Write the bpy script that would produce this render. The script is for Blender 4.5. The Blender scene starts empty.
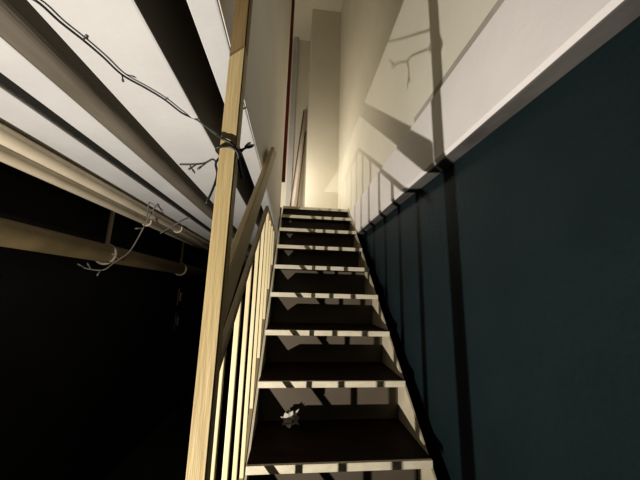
import bpy, bmesh, math, random
from mathutils import Vector, Matrix, noise
random.seed(7)
SC = bpy.context.scene
COL = SC.collection
EY = 1.45            # eye height above the floor

# ------------------------------------------------------------------ camera
cd = bpy.data.cameras.new('camera'); cam = bpy.data.objects.new('camera', cd); COL.objects.link(cam)
cd.sensor_width = 36.0; cd.lens = 36.0 * 269.36 / 640.0; cd.clip_start = 0.02
def axes(yaw, pitch, roll):
    y, p, r = (math.radians(a) for a in (yaw, pitch, roll))
    w = Vector((math.sin(y) * math.cos(p), math.cos(y) * math.cos(p), math.sin(p)))
    a = Vector((math.cos(y), -math.sin(y), 0)); u = a.cross(w)
    return a * math.cos(r) + u * math.sin(r), u * math.cos(r) - a * math.sin(r), w
ar, au, aw = axes(5.473, 10.597, 1.582)
M = Matrix((ar, au, -aw)).transposed().to_4x4(); M.translation = (0, 0, EY)
cam.matrix_world = M
SC.camera = cam

# ------------------------------------------------------------------ world, light, exposure
wd = bpy.data.worlds.new('night'); SC.world = wd; wd.use_nodes = True
wd.node_tree.nodes['Background'].inputs[0].default_value = (0.9, 0.8, 0.65, 1)
wd.node_tree.nodes['Background'].inputs[1].default_value = 0.0006
SC.view_settings.view_transform = 'Standard'; SC.view_settings.look = 'None'
SC.view_settings.gamma = 1.0; SC.view_settings.exposure = 0.0
SC.view_settings.use_curve_mapping = False
def spot_light(name, loc, aim, power, colour, radius, deg):
    l = bpy.data.lights.new(name, 'SPOT'); l.energy = power; l.color = colour; l.shadow_soft_size = radius
    l.spot_size = math.radians(deg); l.spot_blend = 1.0
    o = bpy.data.objects.new(name, l); COL.objects.link(o); o.location = loc
    o.rotation_euler = (Vector(aim) - Vector(loc)).to_track_quat('-Z', 'Y').to_euler()
    return o
def point_light(name, loc, power, colour, radius):
    l = bpy.data.lights.new(name, 'POINT'); l.energy = power; l.color = colour; l.shadow_soft_size = radius
    o = bpy.data.objects.new(name, l); COL.objects.link(o); o.location = loc
    return o
# a work lamp with a wide beam standing low behind the viewer, to the left
spot_light('work_lamp_light', (-1.06, -0.23, EY - 0.90), (.15, 1.6, EY + .70), 255.0, (1.0, 0.935, 0.85), 0.009, 100)
# a dim lamp in the room upstairs, left of the landing
point_light('upstairs_lamp_light', (-.34, 3.22, EY + 1.42), 36.0, (1.0, 0.90, 0.76), 0.15)

# ------------------------------------------------------------------ materials
def mat(name, c1, c2=None, scale=6.0, rough=0.6, bump=0.0, stretch=(1, 1, 1), detail=6.0, lo=0.3, hi=0.7, spec=0.3, metal=0.0, bscale=None):
    m = bpy.data.materials.new(name); m.use_nodes = True
    nt = m.node_tree; b = nt.nodes['Principled BSDF']
    b.inputs['Roughness'].default_value = rough; b.inputs['Metallic'].default_value = metal
    b.inputs['Specular IOR Level'].default_value = spec
    tc = nt.nodes.new('ShaderNodeTexCoord'); mp = nt.nodes.new('ShaderNodeMapping')
    mp.inputs['Scale'].default_value = stretch
    nt.links.new(tc.outputs['Object'], mp.inputs['Vector'])
    n = nt.nodes.new('ShaderNodeTexNoise'); n.inputs['Scale'].default_value = scale; n.inputs['Detail'].default_value = detail
    nt.links.new(mp.outputs['Vector'], n.inputs['Vector'])
    r = nt.nodes.new('ShaderNodeValToRGB')
    r.color_ramp.elements[0].position = lo; r.color_ramp.elements[1].position = hi
    r.color_ramp.elements[0].color = (*c1, 1); r.color_ramp.elements[1].color = (*(c2 or c1), 1)
    nt.links.new(n.outputs['Fac'], r.inputs['Fac']); nt.links.new(r.outputs['Color'], b.inputs['Base Color'])
    if bump:
        n2 = nt.nodes.new('ShaderNodeTexNoise'); n2.inputs['Scale'].default_value = bscale or scale * 3; n2.inputs['Detail'].default_value = 4
        nt.links.new(mp.outputs['Vector'], n2.inputs['Vector'])
        bp = nt.nodes.new('ShaderNodeBump'); bp.inputs['Strength'].default_value = bump; bp.inputs['Distance'].default_value = 0.01
        nt.links.new(n2.outputs['Fac'], bp.inputs['Height']); nt.links.new(bp.outputs['Normal'], b.inputs['Normal'])
    return m
MT = {
 'teal':   mat('teal_paint', (.0082, .0155, .0172), (.0105, .019, .021), 5, .6, .25, bscale=60, spec=.08),
 'white':  mat('white_plaster', (.78, .74, .71), (.86, .82, .79), 3, .7, .15, bscale=22),
 'cream':  mat('cream_plaster', (.73, .69, .565), (.79, .75, .625), 2.5, .75, .15, bscale=18),
 'panel':  mat('grey_white_board', (.60, .57, .50), (.68, .65, .58), 2, .7, .08, bscale=14),
 'beamw':  mat('white_beam_paint', (.45, .44, .425), (.52, .51, .49), 4, .6, .12, bscale=26),
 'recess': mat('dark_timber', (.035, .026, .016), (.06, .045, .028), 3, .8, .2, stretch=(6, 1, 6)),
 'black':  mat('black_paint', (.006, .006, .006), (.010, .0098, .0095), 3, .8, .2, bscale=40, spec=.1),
 'floor':  mat('dark_concrete', (.010, .009, .008), (.016, .015, .013), 5, .8, .2),
 'grey':   mat('grey_plaster', (.095, .076, .054), (.125, .102, .076), 4, .8, .1, spec=.05),
 'tread':  mat('dark_brown_tread', (.010, .0045, .002), (.024, .0115, .005), 5, .6, .2, stretch=(1, 7, 7), spec=.06),
 'nosing': mat('cream_paint', (.60, .53, .38), (.74, .67, .50), 14, .6, .2, stretch=(1, 3, 3)),
 'stringer': mat('pale_timber_paint', (.58, .50, .34), (.72, .64, .46), 9, .6, .2),
 'pine':   mat('pale_pine', (.41, .305, .135), (.48, .365, .175), 12, .55, .15, stretch=(5, 5, .35), lo=.35, hi=.65),
 'pinedark': mat('dark_pine', (.17, .11, .042), (.23, .155, .065), 12, .6, .15, stretch=(5, 5, .35)),
 'plank':  mat('weathered_plank', (.42, .33, .17), (.54, .43, .24), 10, .6, .15, stretch=(6, .5, .5)),
 'baluster': mat('cream_slat_paint', (.64, .53, .29), (.72, .61, .37), 10, .5, .1, stretch=(4, 4, .5)),
 'rail':   mat('rail_timber', (.24, .18, .10), (.33, .26, .15), 10, .6, .1),
 'pipe':   mat('cream_pipe', (.62, .53, .38), (.72, .62, .46), 8, .45, .05),
 'oldpipe': mat('tarnished_pipe', (.11, .08, .036), (.17, .125, .06), 6, .5, .15),
 'red':    mat('dark_red_paint', (.13, .013, .012), (.18, .02, .018), 8, .4),
 'wire':   mat('black_wire', (.008, .008, .007), (.014, .013, .011), 20, .5),
 'dusty':  mat('dusty_grey_wire', (.11, .10, .085), (.17, .155, .13), 20, .8),
 'bulb':   mat('dark_glass_bulb', (.03, .03, .025), (.05, .045, .04), 20, .2, spec=.6),
 'pinkpole': mat('pale_pink_wood', (.66, .55, .49), (.74, .63, .57), 8, .6),
 'brownpole': mat('brown_wood', (.12, .075, .05), (.18, .11, .075), 8, .6),
 'strip': mat('grey_strip', (.36, .33, .28), (.48, .44, .38), 7, .8),
 'shadejoist': mat('shaded_joist', (.085, .07, .05), (.125, .105, .078), 3, .8, .2, stretch=(6, 1, 6)),
 'strap': mat('dull_strap', (.26, .21, .14), (.34, .28, .19), 9, .6),
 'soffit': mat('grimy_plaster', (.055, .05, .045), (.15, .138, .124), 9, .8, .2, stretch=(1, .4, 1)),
 'paper':  mat('white_tissue', (.50, .46, .38), (.60, .56, .47), 12, .8),
 'plate':  mat('brown_plastic', (.012, .009, .007), (.016, .012, .009), 12, .5),
}

# ------------------------------------------------------------------ mesh helpers
def link(name, bm, m, parent=None, smooth=False):
    bmesh.ops.recalc_face_normals(bm, faces=bm.faces)
    me = bpy.data.meshes.new(name); bm.to_mesh(me); bm.free()
    if smooth:
        for p in me.polygons: p.use_smooth = True
    me.materials.append(MT[m])
    o = bpy.data.objects.new(name, me); COL.objects.link(o)
    if parent: o.parent = parent
    return o
def box(bm, x0, x1, y0, y1, z0, z1, bev=0.0):
    vs = [bm.verts.new((x, y, z)) for x in (x0, x1) for y in (y0, y1) for z in (z0, z1)]
    F = [(0, 1, 3, 2), (4, 6, 7, 5), (0, 4, 5, 1), (2, 3, 7, 6), (0, 2, 6, 4), (1, 5, 7, 3)]
    fs = [bm.faces.new([vs[i] for i in f]) for f in F]
    if bev:
        es = list({e for f in fs for e in f.edges})
        bmesh.ops.bevel(bm, geom=es, offset=bev, segments=2, affect='EDGES', profile=.6)
def boxo(name, x0, x1, y0, y1, z0, z1, m, parent=None, bev=0.0):
    bm = bmesh.new(); box(bm, x0, x1, y0, y1, z0, z1, bev); return link(name, bm, m, parent)
def prism_x(bm, pts, x0, x1, bev=0.0):        # polygon in (y, z) pushed out along x
    a = [bm.verts.new((x0, y, z)) for y, z in pts]; b = [bm.verts.new((x1, y, z)) for y, z in pts]
    n = len(pts); fs = [bm.faces.new(a), bm.faces.new(b[::-1])]
    for i in range(n): fs.append(bm.faces.new((a[i], a[(i + 1) % n], b[(i + 1) % n], b[i])))
    if bev:
        bmesh.ops.bevel(bm, geom=list({e for f in fs for e in f.edges}), offset=bev, segments=2, affect='EDGES')
def prism_y(bm, pts, y0, y1):                  # polygon in (x, z) pushed out along y
    a = [bm.verts.new((x, y0, z)) for x, z in pts]; b = [bm.verts.new((x, y1, z)) for x, z in pts]
    n = len(pts); bm.faces.new(a); bm.faces.new(b[::-1])
    for i in range(n): bm.faces.new((a[i], a[(i + 1) % n], b[(i + 1) % n], b[i]))
def smooth_path(pts, sub=5):
    P = [Vector(p) for p in pts]; out = []
    for i in range(len(P) - 1):
        p0 = P[max(i - 1, 0)]; p1 = P[i]; p2 = P[i + 1]; p3 = P[min(i + 2, len(P) - 1)]
        for k in range(sub):
            t = k / sub
            out.append(.5 * ((2 * p1) + (p2 - p0) * t + (2 * p0 - 5 * p1 + 4 * p2 - p3) * t * t + (3 * p1 - p0 - 3 * p2 + p3) * t ** 3))
    out.append(P[-1]); return out
def tube(bm, pts, r, seg=8):
    P = [Vector(p) for p in pts]; rings = []
    t0 = (P[1] - P[0]).normalized(); nrm = t0.orthogonal().normalized()
    for i, p in enumerate(P):
        t = (P[min(i + 1, len(P) - 1)] - P[max(i - 1, 0)]).normalized()
        nrm = (nrm - t * nrm.dot(t)).normalized(); b = t.cross(nrm)
        rr = r[i] if isinstance(r, (list, tuple)) else r
        rings.append([bm.verts.new(p + (nrm * math.cos(2 * math.pi * k / seg) + b * math.sin(2 * math.pi * k / seg)) * rr) for k in range(seg)])
    for a, b in zip(rings, rings[1:]):
        for k in range(seg): bm.faces.new((a[k], a[(k + 1) % seg], b[(k + 1) % seg], b[k]))
    bm.faces.new(rings[0][::-1]); bm.faces.new(rings[-1])
def tubeo(name, pts, r, m, parent=None, seg=8):
    bm = bmesh.new(); tube(bm, pts, r, seg); return link(name, bm, m, parent, True)
def tag(o, label, cat, group=None, kind=None):
    o['label'] = label; o['category'] = cat
    if group: o['group'] = group
    if kind: o['kind'] = kind
    return o
def thing(name, label, cat, loc=(0, 0, 0), group=None):
    o = bpy.data.objects.new(name, None); COL.objects.link(o); o.location = loc
    return tag(o, label, cat, group)
def under(parent, *obs):                       # parent while keeping world coordinates
    for o in obs:
        o.parent = parent; o.matrix_parent_inverse = Matrix.Translation(parent.location).inverted()
def st(o, label, cat): return tag(o, label, cat, kind='structure')
Z = lambda z: z + EY

# ------------------------------------------------------------------ the setting
XW, XT, XC = .575, .645, .600
ZB, ZC, ZJ = .542, .842, .532                # underside and top of the white band, underside of the joists
YN, YF, YE = -1.8, 3.15, 6.0
UP = 4.6
st(boxo('floor', -1.6, .8, YN, YE, -.1, 0, 'floor'), 'dark concrete floor below the stairs', 'floor')
st(boxo('wall_right', XT, .85, YN, YF, 0, Z(ZB + .02), 'teal'), 'dark teal painted lower wall right of the stairs', 'wall')
bm = bmesh.new()
prism_y(bm, [(XW, Z(ZC)), (XW, Z(ZB + .012)), (XW + .010, Z(ZB)), (.85, Z(ZB)), (.85, Z(ZC))], YN, YF)
band = st(link('trim_1', bm, 'white'), 'white plastered ledge band jutting out above the teal wall', 'trim')
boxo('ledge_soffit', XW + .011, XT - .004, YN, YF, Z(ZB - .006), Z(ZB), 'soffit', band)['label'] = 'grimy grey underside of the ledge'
st(boxo('wall_right_upper', XC, .85, YN, 3.7, Z(ZC), Z(UP), 'cream'), 'cream plaster upper wall above the white ledge band', 'wall')
st(boxo('trim_5', XC - .004, XC, YN, 1.22, Z(.850), Z(.903), 'strip'), 'grey strip on the cream wall just above the white ledge band', 'trim')  # thin strip in a greyer tone than the wall
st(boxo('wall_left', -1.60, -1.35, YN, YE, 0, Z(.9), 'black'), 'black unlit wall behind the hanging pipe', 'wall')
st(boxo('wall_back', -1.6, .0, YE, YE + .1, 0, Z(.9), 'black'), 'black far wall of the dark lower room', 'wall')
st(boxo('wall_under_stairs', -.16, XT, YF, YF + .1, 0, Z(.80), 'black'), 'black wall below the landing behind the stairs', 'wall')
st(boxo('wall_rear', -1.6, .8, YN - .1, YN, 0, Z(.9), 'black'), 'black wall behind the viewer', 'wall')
# ceiling of the lower room: dark deck with white joists and boards under it
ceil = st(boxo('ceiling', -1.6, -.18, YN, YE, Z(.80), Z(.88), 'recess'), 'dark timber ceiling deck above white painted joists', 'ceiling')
def joist(x0, x1, z0=ZJ, m='beamw', ya=YN, yb=YE): return boxo('joist', x0, x1, ya, yb, Z(z0), Z(.80), m, ceil, .006)
joist(-.534, -.324)
joist(-.780, -.668)
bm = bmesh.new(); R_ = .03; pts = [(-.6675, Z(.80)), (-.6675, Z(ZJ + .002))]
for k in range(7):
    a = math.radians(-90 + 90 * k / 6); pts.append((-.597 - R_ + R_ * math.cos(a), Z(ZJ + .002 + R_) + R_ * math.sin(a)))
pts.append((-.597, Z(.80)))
prism_y(bm, pts, YN, YE); link('joist', bm, 'shadejoist', ceil)['label'] = 'joist coloured dark brown for the shade on its side'  # the dark brown paints in the shade on the joist's side
joist(-1.345, -.836)
boxo('gap_shade_strip', -.835, -.781, YN, YE, Z(ZJ + .014), Z(.80), 'wire', ceil)  # near-black strip added to stand for the shade inside the joist gap
# stairwell side: trimmer board and the grey board wall that rises from it
st(boxo('trim_2', -.225, -.166, .30, YE, Z(ZJ), Z(.80), 'beamw', bev=.004), 'white trimmer board along the stairwell opening', 'trim')
st(boxo('wall_stairwell', -.225, -.163, .30, 2.72, Z(ZJ + .004), Z(UP), 'panel'), 'grey board wall left of the stairwell opening', 'wall')
# upper floor
st(boxo('floor_upper', -.18, XC, 2.83, 4.4, Z(.80), Z(.872), 'recess'), 'upper landing floor at the head of the stairs', 'floor')
st(boxo('wall_far', .125, .85, 3.70, 4.4, Z(.872), Z(UP), 'cream'), 'cream wall facing the head of the stairs', 'wall')
st(boxo('wall_far_recess', -1.6, .125, 4.30, 4.4, Z(.872), Z(UP), 'cream'), 'shaded cream wall in the recess behind the leaning poles', 'wall')
st(boxo('ceiling_upper', -1.6, .85, YN, 4.4, Z(UP), Z(UP + .1), 'cream'), 'dim ceiling of the upper floor', 'ceiling')
st(boxo('wall_upper_left', -1.65, -1.55, YN, 4.4, Z(.88), Z(UP), 'panel'), 'far side wall of the room upstairs', 'wall')
st(boxo('trim_3', -.176, -.128, 2.705, 2.735, Z(1.12), Z(UP), 'red', bev=.004), 'dark red strip on the edge of the grey stairwell wall', 'trim')
st(boxo('trim_4', -.175, -.09, 4.24, 4.30, Z(.872), Z(UP), 'beamw', bev=.004), 'narrow white batten on the recess wall beside the red strip', 'trim')

# ------------------------------------------------------------------ staircase
TY = [1.117] + [1.151 + .205 * i for i in range(1, 9)]
TZ = [-.626, -.418, -.219, -.018, .177, .358, .547, .727, .880]
low = [(1.117 - .200 * k, -.626 - .2055 * k) for k in (3, 2, 1)]
steps = low + list(zip(TY, TZ))
XL, XR = -.137, .564
stairs = thing('staircase', 'steep open staircase with dark brown treads and cream front edges', 'staircase', (.2, 1.5, 0))
for i, (y, z) in enumerate(steps):
    d = .352 if i < len(steps) - 1 else .06
    bm = bmesh.new(); box(bm, XL, XR, y + .012, y + d, Z(z - .028), Z(z), .003)
    t = link('tread', bm, 'tread'); under(stairs, t)
    bm = bmesh.new(); box(bm, XL, XR, y, y + .0125, Z(z - .029), Z(z - .001), .002)
    n = link('nosing', bm, 'nosing'); n.parent = t
    if i < len(steps) - 1:
        bm = bmesh.new(); box(bm, XL, XR, y + .34, y + .352, Z(z), Z(steps[i + 1][1] - .028))
        under(stairs, link('riser', bm, 'grey'))
sl = lambda y: -.611 + 1.10 * (y - 1.03)
nz = lambda y: -.645 + .955 * (y - 1.151)
# stringers: the left one lies low under the tread ends, the right one stands against the wall
bm = bmesh.new(); prism_x(bm, [(.56, Z(nz(.52) - .035)), (2.83, Z(nz(2.79) - .03)), (2.83, Z(.62)), (.98, 0.0), (.56, 0.0)], XL - .014, XL - .001)
s = link('stringer', bm, 'stringer'); under(stairs, s)
STR = [(.56, Z(nz(.56) + .005)), (2.80, Z(nz(2.76))), (2.83, Z(.79)), (2.83, Z(.62)), (.92, 0.0), (.56, 0.0)]
bm = bmesh.new(); prism_x(bm, STR, XR + .001, XR + .0095)
s = link('stringer', bm, 'stringer'); under(stairs, s)

# ------------------------------------------------------------------ railing
rail = thing('stair_railing', 'cream slatted stair railing with sloping wooden rails', 'railing', (-.15, 1.2, 0))
rz = lambda y: .380 + .765 * (y - 1.257)
bw = .0075
for y in (.608, .745, .886, 1.033, 1.172, 1.31, 1.45, 1.588, 1.725):
    z0 = sl(y) - .002; z1 = min(rz(y) - .011, .367)
    bm = bmesh.new(); box(bm, -.1445, -.1315, y - bw, y + bw, Z(z0), Z(z1), .002)
    b = link('baluster', bm, 'baluster'); under(rail, b)
bm = bmesh.new(); prism_x(bm, [(.535, Z(rz(.535) - .012)), (1.257, Z(.368)), (1.257, Z(.392)), (.535, Z(rz(.535) + .012))], -.1455, -.1305, .002)
r = link('sloping_rail', bm, 'rail'); under(rail, r)
bm = bmesh.new(); prism_x(bm, [(.483, Z(sl(.483) - .026)), (1.90, Z(sl(1.90) - .026)), (1.90, Z(sl(1.90))), (.483, Z(sl(.483)))], -.146, -.130, .002)
r = link('bottom_rail', bm, 'rail'); under(rail, r)
bm = bmesh.new(); box(bm, -.1455, -.1305, 1.257, 1.86, Z(.368), Z(.386), .002)
r = link('level_rail', bm, 'rail'); under(rail, r)
pl = lambda y: .117 + .92 * (y - .629)
bm = bmesh.new(); prism_x(bm, [(.482, Z(pl(.482) - .100)), (1.43, Z(pl(1.43) - .100)), (1.27, Z(pl(1.27))), (.482, Z(pl(.482)))], -.140, -.122, .003)
r = link('handrail', bm, 'plank'); under(rail, r)

# ------------------------------------------------------------------ timber post
post = thing('timber_post', 'tall square pale pine post at the foot of the railing', 'post', (-.1215, .4625, 0))
px0, px1, py0, py1 = -.1365, -.1085, .445, .473
bm = bmesh.new()
def postpiece(bm, zl, zr, zl2, zr2):
    vs = [bm.verts.new(p) for p in ((px0, py0, zl), (px1, py0, zr), (px1, py1, zr), (px0, py1, zl), (px0, py0, zl2), (px1, py0, zr2), (px1, py1, zr2), (px0, py1, zl2))]
    for f in ((0, 3, 2, 1), (4, 5, 6, 7), (0, 1, 5, 4), (1, 2, 6, 5), (2, 3, 7, 6), (3, 0, 4, 7)): bm.faces.new([vs[i] for i in f])
    bmesh.ops.bevel(bm, geom=list(bm.edges), offset=.002, segments=2, affect='EDGES')
postpiece(bm, 0, 0, Z(.423), Z(.449)); under(post, link('post_shaft', bm, 'pine'))
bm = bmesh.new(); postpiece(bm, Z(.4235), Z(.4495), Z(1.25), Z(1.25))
o = link('upper_shaft', bm, 'pinedark'); under(post, o); o['label'] = 'darker brown upper length of the post'  # darker brown above a slanted line across the post

# ------------------------------------------------------------------ pipes
def conduit(x, z, r, label, clips):
    t = thing('conduit', label, 'pipe', (x, 2, Z(z)), 'cream conduits under the ceiling')
    under(t, tubeo('tube', [(x, YN, Z(z)), (x, 1, Z(z)), (x, YE, Z(z))], r, 'pipe', seg=20))
    for cy in clips:
        arc = [(x + (r + .004) * math.cos(a), cy, Z(z) + (r + .004) * math.sin(a)) for a in [math.radians(150 + 240 * k / 12) for k in range(13)]]
        under(t, tubeo('clip', arc, .006, 'pipe', seg=8))
conduit(-1.017, .497, .032, 'cream conduit under the ceiling, nearer of the two to the joists', (2.4,))
conduit(-1.145, .487, .0285, 'cream conduit under the ceiling, nearer of the two to the black wall', (2.15,))
t = thing('hanging_pipe', 'thick tarnished yellowish pipe hung below the cream conduits', 'pipe', (-1.264, 2, Z(.23)))
pa, pb = (-1.264, YN, Z(.226)), (-1.264, YE, Z(.174))
under(t, tubeo('tube', [pa, (-1.264, 2.1, Z(.206)), pb], .060, 'oldpipe', seg=28))
for cy in (1.94, 3.18):
    zc = .226 + (.174 - .226) * (cy - YN) / (YE - YN)
    arc = [(-1.264 + .065 * math.cos(a), cy, Z(zc) + .065 * math.sin(a)) for a in [math.radians(90 + 360 * k / 24) for k in range(25)]]
    h = tubeo('hanger_ring', arc, .009, 'strap'); under(t, h)
    bm = bmesh.new(); box(bm, -1.272, -1.256, cy - .012, cy + .012, Z(zc + .064), Z(ZJ), .002)
    under(t, link('hanger_strap', bm, 'strap'))

# ------------------------------------------------------------------ string lights
def strand(name, label, path, r, m, bulbs, group=None):
    P = smooth_path(path); t = thing(name, label, 'string lights', P[0], group)
    under(t, tubeo('wire', P, r, m, seg=6))
    for a, b in bulbs:
        a = Vector(a); b = Vector(b); d = b - a
        under(t, tubeo('bulb', [a, a + d * .55, a + d * .6, a + d * .85, b], [r * .7, r * .7, r * 1.15, r * 1.25, r * .6], 'bulb' if m == 'wire' else m, seg=6))
W1 = [(-0.550, 0.460, 0.529), (-0.508, 0.470, 0.524), (-0.496, 0.511, 0.524), (-0.480, 0.549, 0.524), (-0.466, 0.592, 0.524), (-0.454, 0.644, 0.524), (-0.419, 0.684, 0.524), (-0.387, 0.727, 0.524), (-0.362, 0.781, 0.524), (-0.327, 0.812, 0.524), (-0.225, 0.625, 0.385), (-0.152, 0.462, 0.274), (-0.134, 0.4405, 0.254), (-0.116, 0.4405, 0.246)]
w = lambda P: [(x, y, Z(z)) for x, y, z in P]
strand('string_light', 'black string of tiny lights running from the joist to the post', w(W1), .0026, 'wire',
       [w([(-0.480, 0.549, 0.522), (-0.467, 0.543, 0.535)]), w([(-0.454, 0.644, 0.522), (-0.444, 0.637, 0.499)]), w([(-0.387, 0.727, 0.522), (-0.366, 0.720, 0.556)])])
tie = [(-.116, .4415, .245), (-.1055, .446, .236), (-.1050, .479, .240), (-.12, .4795, .242), (-.1405, .478, .240), (-.1405, .442, .235), (-.12, .4415, .240), (-.1050, .443, .231), (-.1045, .46, .216), (-.101, .48, .20)]
strand('string_light', 'black wire knotted around the post', w(tie), .0026, 'wire', [w([(-.107, .46, .236), (-.092, .48, .272)]), w([(-.107, .455, .240), (-.083, .47, .262)])])
hang = [(-.1455, .484, .240), (-.157, .56, .291), (-.179, .57, .270), (-.174, .57, .243), (-.179, .57, .211), (-.190, .57, .175)]
strand('string_light', 'black wire dangling in a curve left of the post', w(hang), .0026, 'wire', [w([(-.176, .57, .222), (-.168, .57, .205)])])
br = [(-.179, .57, .270), (-.200, .61, .296), (-.220, .62, .290), (-.242, .62, .285), (-.276, .62, .282)]
strand('string_light', 'short black strand with bare bulbs reaching from the dangling wire', w(br), .0022, 'wire',
       [w([(-.216, .62, .291), (-.236, .62, .272)]), w([(-.255, .62, .284), (-.240, .62, .262)]), w([(-.236, .62, .287), (-.256, .62, .270)])])
g1 = [(-.905, 1.79, .527), (-.955, 1.82, .458), (-1.057, 1.90, .300), (-1.100, 1.90, .210), (-1.146, 1.86, .146), (-1.186, 1.82, .088), (-1.282, 1.80, .096)]
strand('string_light', 'dusty grey wire drooping over the hanging pipe', w(g1), .0042, 'dusty',
       [w([(-1.186, 1.80, .085), (-1.20, 1.80, .05)]), w([(-1.24, 1.80, .088), (-1.27, 1.80, .13)]), w([(-1.13, 1.87, .165), (-1.17, 1.85, .20)]), w([(-.99, 1.83, .37), (-1.03, 1.81, .36)]), w([(-1.27, 1.80, .095), (-1.31, 1.78, .12)])])
g2 = [(-.806, 2.1, .527), (-.88, 2.1, .485), (-.95, 2.1, .436), (-1.01, 2.1, .39)]
strand('string_light', 'short dusty grey wire crossing the cream conduits', w(g2), .0045, 'dusty', [])
g3 = [(-.945, 1.77, .530), (-.948, 1.77, .48), (-.945, 1.77, .42)]
strand('string_light', 'stub of dusty wire hanging straight down from the white ceiling board', w(g3), .0045, 'dusty', [])

# ------------------------------------------------------------------ things on the landing, the step and the wall
def pole(label, a, b, r, m):
    o = tubeo('leaning_pole', [a, [(p + q) / 2 for p, q in zip(a, b)], b], r, m, seg=4); o['g'] = 0; del o['g']
    tag(o, label, 'pole', 'poles leaning on the landing wall')
pole('pale pink batten leaning in the recess beside the cream wall', (-.078, 4.02, Z(.885)), (.096, 4.24, Z(3.10)), .026, 'pinkpole')
pole('slim dark brown batten leaning left of the pale pink one', (-.128, 4.05, Z(.885)), (.060, 4.28, Z(3.12)), .013, 'brownpole')
pole('slim dark brown batten leaning right of the pale pink one', (-.012, 4.05, Z(.885)), (.104, 4.27, Z(2.7)), .015, 'brownpole')
bm = bmesh.new(); bmesh.ops.create_icosphere(bm, subdivisions=3, radius=1)
for v in bm.verts:
    k = .6 + .8 * abs(noise.noise(v.co * 3.1)) + .45 * noise.noise(v.co * 7)
    v.co = Vector((v.co.x * .044 * k, v.co.y * .026 * k, max(v.co.z, -.35) * .048 * k))
zmin = min(v.co.z for v in bm.verts)
for v in bm.verts: v.co += Vector((.020, 1.405, Z(-.626) - zmin + .001))
tag(link('crumpled_tissue', bm, 'paper'), 'crumpled white tissue at the back of the lowest tread in view', 'tissue')
for lab, z in (('dim brown switch box on the black wall, upper of the two', -.12), ('dim brown switch box on the black wall, lower of the two', -.40)):
    bm = bmesh.new(); box(bm, -1.35, -1.33, 3.40, 3.51, Z(z - .10), Z(z + .10), .006)
    o = link('switch_box', bm, 'plate'); tag(o, lab, 'switch', 'switch boxes on the black wall')
    bm = bmesh.new(); box(bm, -1.3305, -1.322, 3.43, 3.48, Z(z - .05), Z(z + .05), .003)
    link('rocker', bm, 'pinedark', o)
